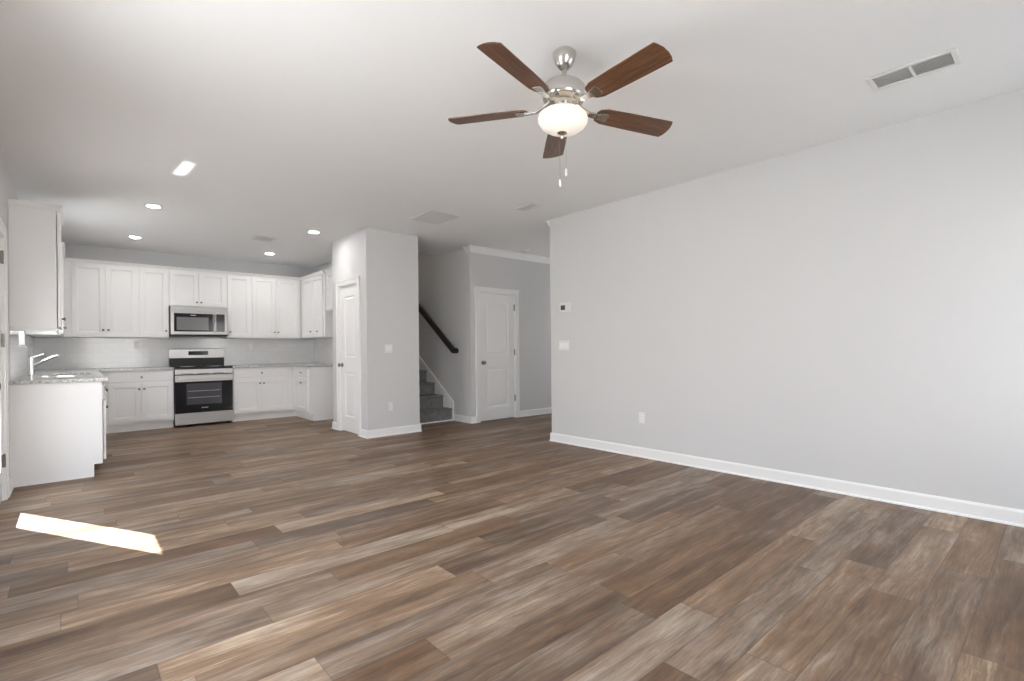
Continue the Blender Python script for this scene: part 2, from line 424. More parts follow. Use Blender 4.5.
def jamb(mb, w, h, depth, t):
    grid_solid(mb, [0, w], [0, h], [(t, w - t, -1, h - t)], lambda u, v: (u, 0.0005, v), lambda u, v: (u, depth, v))

def slab_panels(mb, w, h, panels, t=0.035, z0=0.012):
    """door slab (front at y=0), with raised panels in sunk moulded frames"""
    grid_solid(mb, [0, w], [z0, h], [q for q in panels], lambda u, v: (u, 0, v), lambda u, v: (u, t, v))
    for a, b, c, d in panels:
        def loop(i, y): return [(a + i, y, c + i), (b - i, y, c + i), (b - i, y, d - i), (a + i, y, d - i)]
        mb.ring(loop(0, 0), loop(0.012, 0.012)); mb.ring(loop(0.012, 0.012), loop(0.024, 0.012)); mb.ring(loop(0.024, 0.012), loop(0.042, 0.003))
        mb.bm.faces.new([mb.bm.verts.new(p) for p in loop(0.042, 0.003)])
        mb.bm.faces.new([mb.bm.verts.new(p) for p in loop(0, t - 0.001)])

def door_knob(mb, x, z, y=0.0):
    mb.lathe([(0.030, 0), (0.030, 0.006), (0.024, 0.011), (0.011, 0.014), (0.011, 0.030), (0.022, 0.036), (0.028, 0.048), (0.026, 0.058), (0.016, 0.064), (0, 0.066)], (x, y, z), 'y', 24)
def hinge(mb, x, z, y=0.0):
    mb.box(x - 0.010, x + 0.010, y - 0.004, y + 0.01, z - 0.05, z + 0.05)
    mb.lathe([(0.008, -0.052), (0.008, 0.052)], (x, y - 0.008, z), 'z', 12)

def panel_door(name, root_loc, rz, w, h, panels, knob_x, hinge_x, knob_z=0.93, recess=0.012, jamb_d=0.12, hz=(1.83, 1.09, 0.33)):
    r = frame_of(name, root_loc, rz)
    j = MB(); casing(j, 0, w, h)
    jamb(j, w, h, jamb_d, 0.012)
    j.build('door_frame', M['trim'], r)
    sl_ = MB(); slab_panels(sl_, w - 0.030, h - 0.016, panels)
    o = sl_.build('door_slab', M['trim'], r); o.location = (0.015, recess, 0)
    k = MB(); door_knob(k, knob_x, knob_z, recess); k.build('knob', M['knob'], r, True)
    for z in hz:
        hb = MB(); hinge(hb, hinge_x, z, recess - 0.004); hb.build('hinge', M['knob'], r)
    return r
wd = DH[1] - DH[0]
panel_door('door_1', (DH[0], YH, 0), 0, wd, 2.05, [(0.135, wd - 0.155, 0.22, 0.84), (0.135, wd - 0.155, 1.05, 1.89)], 0.08, wd - 0.006)
wd = DP[1] - DP[0]
panel_door('door_2', (XP, DP[1], 0), -PI / 2, wd, 2.06, [(0.13, wd - 0.16, 0.22, 0.84), (0.13, wd - 0.16, 1.05, 1.90)], 0.065, wd - 0.004, 0.94)

# glazed back door in the left wall (faces +X)
def glazed_door():
    w_ = D3[1] - D3[0]
    r = frame_of('door_3', (XL, D3[0], 0), PI / 2)       # local x -> +Y, local y -> -X (into the wall)
    j = MB(); casing(j, 0, w_, 2.06)
    jamb(j, w_, 2.06, WT, 0.02)
    j.build('door_frame', M['trim'], r)
    a, b, c, d = 0.24, 0.766, 0.249, 1.745
    s_ = MB(); grid_solid(s_, [0.022, w_ - 0.022], [0.012, 2.038], [(a, b, c, d)], lambda u, v: (u, 0.012, v), lambda u, v: (u, 0.055, v))
    for x0, x1, z0, z1 in ((a - 0.03, a + 0.004, c - 0.03, d + 0.03), (b - 0.004, b + 0.03, c - 0.03, d + 0.03), (a - 0.03, b + 0.03, c - 0.03, c + 0.004), (a - 0.03, b + 0.03, d - 0.004, d + 0.03)):
        s_.box(x0, x1, 0.004, 0.063, z0, z1)
    s_.build('door_slab', M['trim'], r)
    MB().box(a, b, 0.030, 0.036, c, d).build('pane', M['glass'], r)
    k = MB(); door_knob(k, 0.085, 0.93, 0.012); k.build('knob', M['knob'], r, True)
    k = MB(); k.lathe([(0.03, 0), (0.03, 0.012), (0.022, 0.018), (0, 0.018)], (0.085, 0.012, 1.08), 'y', 20); k.build('deadbolt', M['knob'], r, True)
    for z in (1.90, 1.25, 0.31):
        hb = MB(); hinge(hb, w_ - 0.016, z, 0.006); hb.build('hinge', M['knob'], r)
glazed_door()

def window(name, loc, rz, w_, h_, mull=(), rail=True):
    """window in an opening, local x along, y into the wall, front at y=0"""
    r = frame_of(name, loc, rz)
    f = MB(); t = 0.05; y0, y1 = 0.07, 0.13
    f.box(0, t, y0, y1, 0, h_); f.box(w_ - t, w_, y0, y1, 0, h_); f.box(0, w_, y0, y1, 0, t); f.box(0, w_, y0, y1, h_ - t, h_)
    for mx_ in mull: f.box(mx_ - 0.04, mx_ + 0.04, y0, y1, 0, h_)
    if rail: f.box(0, w_, y0 + 0.01, y1 - 0.005, h_ / 2 - 0.022, h_ / 2 + 0.022)
    f.build('window_frame', M['plastic'], r)
    MB().box(-0.03, w_ + 0.03, -0.025, 0.07, -0.02, 0).build('window_sill', M['trim'], r)
    MB().box(t, w_ - t, 0.095, 0.100, t, h_ - t).build('pane', M['glass'], r)
window('window_1', (XL, W1[0], W1[2]), PI / 2, W1[1] - W1[0], W1[3] - W1[2])
window('added_window_2', (XL, W2[0], W2[2]), PI / 2, W2[1] - W2[0], W2[3] - W2[2], mull=(0.9,))  # this and the following windows are added daylight openings
window('added_window_3', (WB[1], YB, WB[2]), PI, WB[1] - WB[0], WB[3] - WB[2], mull=())

window('added_window_4', (WB2[1], YB, WB2[2]), PI, WB2[1] - WB2[0], WB2[3] - WB2[2], mull=(0.75,))
window('added_window_5', (8.1, WF[1], WF[2]), -PI / 2, WF[1] - WF[0], WF[3] - WF[2], mull=(), rail=False)

# daylight portals at the openings (they only guide the sky's own light)
def portal(loc, rot, sx, sy):
    l = bpy.data.lights.new('daylight_portal', 'AREA'); l.shape = 'RECTANGLE'; l.size = sx; l.size_y = sy; l.cycles.is_portal = True
    o = bpy.data.objects.new('daylight_portal', l); C.objects.link(o); o.location = loc; o.rotation_euler = rot
for yy0, yy1, zz0, zz1 in (W1, W2, (D3[0] + 0.2, D3[0] + 0.68, 0.28, 2.0)):
    portal((XL - 0.16, (yy0 + yy1) / 2, (zz0 + zz1) / 2), (PI / 2, 0, -PI / 2), yy1 - yy0, zz1 - zz0)
for q in (WB, WB2): portal(((q[0] + q[1]) / 2, YB - 0.16, (q[2] + q[3]) / 2), (PI / 2, 0, 0), q[1] - q[0], q[3] - q[2])
portal((8.22, (WF[0] + WF[1]) / 2, (WF[2] + WF[3]) / 2), (PI / 2, 0, PI / 2), WF[1] - WF[0], WF[3] - WF[2])

# ------------------------------------------------------------------ kitchen cabinets
def shaker(mb, x0, x1, z0, z1, y=-0.02, fr=0.058):
    grid_solid(mb, [x0, x1], [z0, z1], [(x0 + fr, x1 - fr, z0 + fr, z1 - fr)], lambda u, v: (u, y, v), lambda u, v: (u, 0, v))
    def loop(i, yy_): a, b, c, d = x0 + fr + i, x1 - fr - i, z0 + fr + i, z1 - fr - i; return [(a, yy_, c), (b, yy_, c), (b, yy_, d), (a, yy_, d)]
    mb.ring(loop(0, y + 0.004), loop(0.010, y + 0.006)); mb.ring(loop(0.010, y + 0.006), loop(0.014, y + 0.012))
    mb.bm.faces.new([mb.bm.verts.new(p) for p in loop(0.014, y + 0.012)])
def cab_knob(parent, x, z, y=-0.02):
    mb = MB().lathe([(0.007, 0), (0.006, 0.012), (0.013, 0.017), (0.0155, 0.022), (0.0145, 0.027), (0.008, 0.030), (0, 0.0305)], (x, y, z), 'y', 16)
    return mb.build('knob', M['knob'], parent, True)
def cab_door(root, x0, x1, z0, z1, kx=None, kz=None):
    mb = MB(); shaker(mb, x0, x1, z0, z1); d = mb.build('door', M['cabinet'], root, bevel=0.0015)
    if kx is not None: cab_knob(d, kx, kz)
def cab_drawer(root, x0, x1, z0, z1):
    mb = MB().box(x0, x1, -0.02, 0, z0, z1)
    d = mb.build('drawer', M['cabinet'], root, bevel=0.003); cab_knob(d, (x0 + x1) / 2, (z0 + z1) / 2)

BH = 0.878
def base_cab(label, loc, rz, w_, depth=0.61, fill=(0, 0), doors=2, drawer=True, group=None, end=None, knob_side='r', toe_ext=(0, 0), hollow=False):
    r = thing('base_cabinet', label, 'cabinet', loc, rz, group)
    mb = MB()
    if hollow:
        mb.box(0, 0.018, 0.0, depth, 0.115, BH).box(w_ - 0.018, w_, 0.0, depth, 0.115, BH).box(0, w_, 0, depth, 0.115, 0.133).box(0, w_, depth - 0.01, depth, 0.115, BH)
        mb.box(0, w_, 0, 0.019, 0.133, 0.16).box(0, w_, 0, 0.019, BH - 0.05, BH)
    else: mb.box(0, w_, 0.0, depth, 0.115, BH)
    mb.box(0, w_, 0.075, depth, 0.0, 0.115)
    mb.build('carcass', M['cabinet'], r, bevel=0.0015)
    a, b = fill[0] + 0.013, w_ - fill[1] - 0.013
    zt = 0.70 if drawer else 0.846
    if drawer: cab_drawer(r, a, b, 0.722, 0.850)
    if doors == 2:
        mid = (a + b) / 2
        cab_door(r, a, mid - 0.002, 0.146, zt, mid - 0.03, zt - 0.085); cab_door(r, mid + 0.002, b, 0.146, zt, mid + 0.03, zt - 0.085)
    elif doors == 1:
        kx = b - 0.03 if knob_side == 'r' else a + 0.03 if knob_side == 'l' else (a + b) / 2
        cab_door(r, a, b, 0.146, zt, kx, zt - 0.085)
    MB().box(toe_ext[0], w_ - toe_ext[1], 0.063, 0.075, 0.0, 0.112).build('toe_kick', M['trim'], r)
    return r

YF = 9.042                       # base cabinet face, back run
BX = 0.270
base_cab('white two-door base cabinet with drawer on the left of the range', (BX, YF, 0), 0, 1.157 - BX, fill=(0.10, 0), group=None)
base_cab('white two-door base cabinet with drawer on the right of the range', (1.953, YF, 0), 0, 2.8885 - 1.953, fill=(0, 0.076), toe_ext=(0, -0.064))
# right return, facing -X
XF = 2.890
def return_cab():
    w_ = YF - 8.235
    r = base_cab('narrow white base cabinet on the kitchen return beside the pantry, plain end panel', (XF, YF, 0), -PI / 2, w_, depth=XKR - XF - 0.022, fill=(0.24, 0.03), doors=1, knob_side='m', toe_ext=(-0.062, 0))
    MB().box(w_, w_ + 0.012, -0.001, XKR - XF - 0.001, 0.115, BH).box(w_, w_ + 0.012, 0.07, XKR - XF - 0.001, 0, 0.115).build('end_panel', M['cabinet'], r)
return_cab()
# left run, facing +X: local x -> +Y
XLF = 0.212
DL = XLF - XL - 0.022
def left_end():
    r = base_cab('narrow white base cabinet at the counter end, broad plain end panel facing the living room', (XLF, 6.036, 0), PI / 2, 0.314, depth=DL, doors=1, knob_side='r')
    MB().box(-0.016, 0, 0.0, DL + 0.021, 0.115, BH).box(-0.016, 0, 0.062, DL + 0.021, 0, 0.115).build('end_panel', M['cabinet'], r)
    MB().box(-0.022, -0.016, 0.066, DL + 0.005, 0, 0.014).build('shoe_moulding', M['trim'], r)
left_end()
base_cab('white two-door base cabinet with drawer between the counter-end cabinet and the sink base', (XLF, 6.351, 0), PI / 2, 0.606, depth=DL, doors=2)
base_cab('white sink base cabinet with two doors below the kitchen window', (XLF, 6.958, 0), PI / 2, 0.92, depth=DL, doors=2, drawer=False, hollow=True)
base_cab('white corner base cabinet where the sink run meets the range wall', (XLF, 7.882, 0), PI / 2, YF - 7.882, depth=DL, doors=1, fill=(0, 0.45), knob_side='l')

# wall cabinets
UZ0, UZ1, UD = 1.372, 2.44, 0.305
CRC = [(0, 0), (0.02, 0.0), (0.024, 0.012), (0.040, 0.032), (0.044, 0.042), (0, 0.042)]
def wall_cab(label, loc, rz, w_, z0=UZ0, z1=UZ1, doors=2, knob='l', fill=(0, 0), depth=UD, crown=(0, 0, 0), knobs=True, kd=0.092):
    """crown: (has front, returns at x=0, returns at x=w)"""
    r = thing('wall_cabinet', label, 'cabinet', loc, rz)
    MB().box(0, w_, 0, depth, z0, z1).build('carcass', M['cabinet'], r, bevel=0.0015)
    a, b = fill[0] + 0.013, w_ - fill[1] - 0.013; d0, d1 = z0 + 0.013, z1 - 0.014
    if doors == 2:
        mid = (a + b) / 2
        cab_door(r, a, mid - 0.002, d0, d1, mid - 0.03, d0 + kd) if knobs is True else cab_door(r, a, mid - 0.002, d0, d1, *knobs[0]); cab_door(r, mid + 0.002, b, d0, d1, *((mid + 0.03, d0 + kd) if knobs is True else knobs[1]))
    else:
        kx = b - 0.03 if knob == 'r' else a + 0.03
        cab_door(r, a, b, d0, d1, kx, d0 + kd)
    path = [(0, 0), (w_, 0)]
    if crown[0]: path = [(0, depth)] + path
    if crown[1]: path = path + [(w_, depth)]
    MB().sweep(path, [(o, zz + z1 - 0.002) for o, zz in CRC]).build('crown_moulding', M['cabinet'], r)
    return r
YU = YK - UD - 0.001
wall_cab('white two-door wall cabinet in the far left corner of the range wall', (-0.094, YU, 0), 0, 0.856, fill=(0.085, 0))
wall_cab('narrow single-door white wall cabinet just left of the microwave', (0.762, YU, 0), 0, 0.381, doors=1, knob='r')
wall_cab('short white two-door wall cabinet directly above the microwave', (1.143, YU, 0), 0, 0.797, z0=1.872, kd=0.055)
wall_cab('narrow single-door white wall cabinet just right of the microwave', (1.940, YU, 0), 0, 0.374, doors=1, knob='l')
wall_cab('white two-door wall cabinet right of the narrow one, ending at the corner', (2.314, YU, 0), 0, 0.826, fill=(0, 0.04))
XUF = XKR - UD - 0.020
wall_cab('white two-door wall cabinet on the return wall beside the pantry', (XUF + 0.005, YU - 0.003, 0), -PI / 2, YU - 0.003 - 8.245, fill=(0.005, 0.06), depth=XKR - XUF - 0.006, knobs=((0.515, 1.48), (0.827, 1.475)))
wall_cab('short white wall cabinet hung over the empty refrigerator space', (XUF + 0.03, 8.205, 0), -PI / 2, 0.965, z0=1.80, depth=XKR - XUF - 0.031)
XLU = XL + UD + 0.001
rcab = wall_cab('white wall cabinet with a plain side panel, near the back door', (XLU, 6.103, 0), PI / 2, 0.80, doors=2, crown=(1, 1))
MB().sweep([(0, UD), (0, 0), (0.80, 0)], [(-0.012, UZ0 - 0.03), (0.006, UZ0 - 0.03), (0.006, UZ0 - 0.002), (-0.012, UZ0 - 0.002)]).build('light_rail', M['cabinet'], rcab)
wall_cab('white wall cabinet beyond the sink window, partly hidden by the near one', (XLU, 8.10, 0), PI / 2, YU - 0.022 - 8.10, doors=2, crown=(1, 0), fill=(0, 0.05))

for o in bpy.data.objects:
    if o.name.startswith('door') and o.parent and o.parent.get('category') == 'cabinet' and abs(o.parent.location.x - XLU) + abs(o.parent.location.y - 6.1) < 0.5: o.location.y = -0.006

# ------------------------------------------------------------------ countertops, splash tile, sink, tap
CZ0, CZ1 = 0.880, 0.914
XC = 0.258; YC = 9.005
SINK = (-0.235, 0.155, 7.05, 7.78)
mb = MB(); grid_solid(mb, [XL + 0.002, XC, 1.158], [5.985, YC, YK - 0.002], [(XC, 1.158, 5.985, YC), SINK], lambda u, v: (u, v, CZ0), lambda u, v: (u, v, CZ1))
tag(mb.build('countertop', M['granite'], bevel=0.003), 'speckled grey granite countertop wrapping from the sink run to the range', 'countertop')
mb = MB(); grid_solid(mb, [1.952, 2.852, XKR - 0.002], [8.205, YC, YK - 0.002], [(1.952, 2.852, 8.205, YC)], lambda u, v: (u, v, CZ0), lambda u, v: (u, v, CZ1))
tag(mb.build('countertop', M['granite'], bevel=0.003), 'speckled grey granite countertop between the range and the pantry', 'countertop')
MB().box(XL + 0.01, XKR - 0.008, YK - 0.008, YK, CZ1 + 0.001, UZ0).build('wall_splash_back', M['tile_x'], kind='structure')
mb = MB(); grid_solid(mb, [5.99, YK - 0.009], [CZ1 + 0.001, UZ0 - 0.001], [(W1[0] - 0.03, W1[1] + 0.03, W1[2] - 0.021, UZ0 + 1)], lambda u, v: (XL, u, v), lambda u, v: (XL + 0.008, u, v))
mb.build('wall_splash_left', M['tile_y'], kind='structure')
MB().box(XKR - 0.008, XKR, 8.22, YK - 0.009, CZ1 + 0.001, UZ0).build('wall_splash_right', M['tile_y'], kind='structure')

def sink():
    r = thing('kitchen_sink', 'stainless undermount sink set into the granite below the window', 'sink', ((SINK[0] + SINK[1]) / 2, (SINK[2] + SINK[3]) / 2, 0.672))
    hx, hy = (SINK[1] - SINK[0]) / 2, (SINK[3] - SINK[2]) / 2
    mb = MB(); t = 0.006
    def loop(ix, z): return [(-hx + ix, -hy + ix, z), (hx - ix, -hy + ix, z), (hx - ix, hy - ix, z), (-hx + ix, hy - ix, z)]
    mb.ring(loop(-0.004, 0.178), loop(0.002, 0.205)); mb.ring(loop(0.002, 0.205), loop(t, 0.205)); mb.ring(loop(t, 0.205), loop(t + 0.01, 0.01)); 
    mb.bm.faces.new([mb.bm.verts.new(p) for p in loop(t + 0.01, 0.01)])
    mb.ring(loop(-0.004, 0.178), loop(0.004, 0.0)); mb.bm.faces.new([mb.bm.verts.new(p) for p in loop(0.004, 0.0)])
    mb.build('basin', M['steel'], r)
    MB().lathe([(0.04, 0.010), (0.04, 0.014), (0.028, 0.014), (0.026, 0.011), (0, 0.011)], n=20).build('drain', M['chrome'], r, True)
sink()
def tap():
    r = thing('kitchen_faucet', 'polished single-lever pull-out faucet standing behind the sink', 'faucet', (-0.325, 7.45, CZ1))
    MB().lathe([(0.034, 0), (0.034, 0.006), (0.026, 0.010), (0.024, 0.10), (0.026, 0.17), (0.026, 0.185), (0.020, 0.192), (0, 0.193)], n=24).build('body', M['chrome'], r, True)
    MB().tube([(0.015, 0, 0.10), (0.06, -0.01, 0.125), (0.15, -0.015, 0.18), (0.205, -0.02, 0.208), (0.222, -0.02, 0.205), (0.228, -0.02, 0.185)], [0.015, 0.015, 0.016, 0.020, 0.020, 0.016]).build('spout', M['chrome'], r, True)
    MB().tube([(0.0, 0, 0.18), (0.04, 0.005, 0.200), (0.10, 0.01, 0.226)], [0.014, 0.008, 0.006]).build('lever', M['chrome'], r, True)
tap()

# ------------------------------------------------------------------ range and microwave
def kitchen_range():
    RW = 0.782
    r = thing('kitchen_range', 'freestanding stainless electric range with black glass oven door', 'stove', (1.162, 0, 0))
    y0 = 9.03
    MB().box(0.004, RW - 0.004, y0, YK - 0.012, 0.03, 0.893).build('body', M['blackplastic'], r)
    for fx in (0.04, RW - 0.07):
        MB().box(fx, fx + 0.03, y0 + 0.06, y0 + 0.09, 0, 0.03).build('leg', M['blackplastic'], r)
    MB().box(0, RW, y0 - 0.032, YK - 0.075, 0.882, 0.914).build('cooktop', M['blackplastic'], r, bevel=0.003)
    MB().box(0.01, RW - 0.01, y0 - 0.02, YK - 0.09, 0.914, 0.917).build('cooktop_glass', M['black'], r)
    MB().box(0.002, RW - 0.002, y0 - 0.022, y0, 0.803, 0.880).build('front_trim', M['steel'], r, bevel=0.002)
    v = MB()
    for k in range(3): v.box(0.09 + k * 0.21, 0.24 + k * 0.21, y0 - 0.0235, y0 - 0.021, 0.808, 0.816)
    v.build('vent_slot', M['slot'], r)
    d = MB().box(0.002, RW - 0.002, y0 - 0.038, y0 - 0.001, 0.215, 0.795).build('oven_door', M['black'], r, bevel=0.003)
    MB().box(0.15, 0.625, y0 - 0.0395, y0 - 0.0375, 0.335, 0.66).build('window', M['ovenwin'], d)
    MB().box(0.002, RW - 0.002, y0 - 0.041, y0 - 0.0005, 0.69, 0.790).build('top_band', M['steel'], d, bevel=0.002)
    hb = MB().box(0.03, RW - 0.03, y0 - 0.090, y0 - 0.072, 0.722, 0.775)
    for fx in (0.04, RW - 0.075): hb.box(fx, fx + 0.035, y0 - 0.074, y0 - 0.040, 0.730, 0.768)
    hb.build('handle', M['steel'], d, bevel=0.005)
    MB().box(0.345, 0.435, y0 - 0.0392, y0 - 0.0375, 0.276, 0.286).build('nameplate', M['print'], d)
    for zz in (0.44, 0.54):
        MB().box(0.17, 0.605, y0 - 0.0398, y0 - 0.0393, zz, zz + 0.006).build('oven_rack', M['print'], d)
    w_ = MB(); grid_solid(w_, [0.002, RW - 0.002], [0.035, 0.207], [], lambda u, q: (u, y0 - 0.034, q), lambda u, q: (u, y0, q))
    w_.build('drawer', M['steel'], r, bevel=0.002)
    # back guard
    yb = YK - 0.075
    bgd = MB().prism([(yb - 0.004, 0.918), (YK - 0.012, 0.918), (YK - 0.012, 1.200), (yb + 0.012, 1.200), (yb - 0.004, 1.19)], lambda a, b: (0.004, a, b), lambda a, b: (RW - 0.004, a, b)).build('backguard', M['steel'], r)
    MB().box(0.004, RW - 0.004, yb - 0.012, yb, 0.918, 1.050).build('lower_panel', M['blackplastic'], bgd)
    MB().box(0.265, 0.545, yb - 0.007, yb + 0.002, 1.095, 1.160).build('display', M['black'], bgd)
    for (ex, ey, er) in ((0.2, 9.2, 0.1), (0.58, 9.2, 0.08), (0.2, 9.43, 0.075), (0.58, 9.43, 0.1)):
        MB().lathe([(er - 0.004, 0.9172), (er, 0.9172), (er, 0.9178), (er - 0.004, 0.9178), (er - 0.004, 0.9172)], (ex, ey, 0), n=32).build('burner_ring', M['print'], r)
kitchen_range()
def microwave():
    MW = 0.776
    r = thing('microwave', 'stainless over-the-range microwave with black door window', 'microwave', (1.152, 0, 0))
    yf = 9.265; z0, z1 = 1.40, 1.868
    MB().box(0, MW, yf, YK - 0.009, z0 + 0.012, z1).build('body', M['steel'], r, bevel=0.003)
    MB().box(0.01, MW - 0.01, yf + 0.01, YK - 0.03, z0 - 0.004, z0 + 0.012).build('underside', M['blackplastic'], r)
    MB().box(0, MW, yf - 0.022, yf, 1.79, z1 - 0.012).build('vent_grille', M['steel'], r, bevel=0.004)
    d = MB().box(0, 0.595, yf - 0.03, yf, z0 + 0.024, 1.787).build('door', M['steel'], r, bevel=0.004)
    MB().box(0.04, 0.565, yf - 0.032, yf - 0.029, z0 + 0.068, 1.755).build('door_glass', M['black'], d)
    MB().box(0.075, 0.505, yf - 0.0335, yf - 0.0315, z0 + 0.09, 1.695).build('window', M['mwwin'], d)
    MB().box(0.26, 0.33, yf - 0.0335, yf - 0.0315, 1.722, 1.732).build('nameplate', M['print'], d)
    MB().tube([(0.582, yf - 0.028, 1.735), (0.582, yf - 0.062, 1.725), (0.582, yf - 0.066, 1.60), (0.582, yf - 0.062, 1.485), (0.582, yf - 0.028, 1.475)], 0.0125).build('handle', M['steel'], d, True)
    c_ = MB().box(0.598, MW, yf - 0.03, yf, z0 + 0.024, 1.787).build('control_panel', M['steel'], r, bevel=0.004)
    MB().box(0.612, 0.735, yf - 0.032, yf - 0.029, z0 + 0.068, 1.755).build('keypad', M['black'], c_)
    MB().box(0, MW, yf - 0.02, yf + 0.01, z0, z0 + 0.022).build('bottom_trim', M['blackplastic'], r)
microwave()

# ------------------------------------------------------------------ stairs and handrail
def stairs():
    r = thing('staircase', 'grey carpeted staircase rising between the pantry and the hall closet', 'stairs', (XPR, 6.67, 0))
    rise, run = 0.197, 0.2535
    for k in range(14):
        y0, z1 = k * run, (k + 1) * rise
        poly = [(y0, 0 if k == 0 else z1 - rise - 0.02), (y0, z1 - 0.035), (y0 - 0.012, z1 - 0.030), (y0 - 0.020, z1 - 0.016), (y0 - 0.014, z1 - 0.003), (y0, z1), (y0 + run + 0.01, z1), (y0 + run + 0.01, 0 if k == 0 else z1 - rise - 0.02)]
        MB().prism(poly, lambda a, b: (0.004, a, b), lambda a, b: (XS - 0.020 - XPR, a, b)).build('step', M['carpet'], r, bevel=0.004)
stairs()
ul = bpy.data.lights.new('upstairs_fill', 'POINT'); ul.energy = 22; ul.color = (1, 0.86, 0.7); ul.shadow_soft_size = 0.12  # unseen fill light, added to lift the dark stairwell
uo = bpy.data.objects.new('upstairs_fill', ul); C.objects.link(uo); uo.location = (4.1, 10.3, 4.9)
def handrail():
    r = thing('handrail', 'dark wood handrail mounted on the wall above the stairs', 'handrail', (XS, 6.55, 1.125))
    sl_ = 0.735
    a = Vector((-0.062, 0, 0.01)); L = 3.9
    n_ = Vector((0, 1, sl_)).normalized()
    mb = MB(); q = Vector((0, -sl_, 1)).normalized(); u = Vector((1, 0, 0))
    prof = [(-0.028, -0.045), (0.028, -0.045), (0.036, -0.010), (0.032, 0.024), (0.016, 0.040), (-0.016, 0.040), (-0.032, 0.024), (-0.036, -0.010)]
    mb.prism(prof, lambda x_, z_: a + u * x_ + q * z_, lambda x_, z_: a + n_ * L + u * x_ + q * z_)
    mb.build('rail', M['rail'], r, True)
    MB().lathe([(0.036, -0.098), (0.042, -0.090), (0.042, 0.0)], (0, -0.012, 0.0), 'x', 20).build('rail_return', M['rail'], r, True)
    for t in (0.35, 1.7, 3.2):
        c_ = a + n_ * t
        MB().tube([(0, c_.y, c_.z - 0.075), (-0.045, c_.y, c_.z - 0.075), (-0.062, c_.y, c_.z - 0.06), (-0.062, c_.y, c_.z - 0.028)], 0.007, 10).lathe([(0.028, -0.006), (0.028, 0)], (0, c_.y, c_.z - 0.075), 'x', 16).build('bracket', M['knob'], r, True)
handrail()

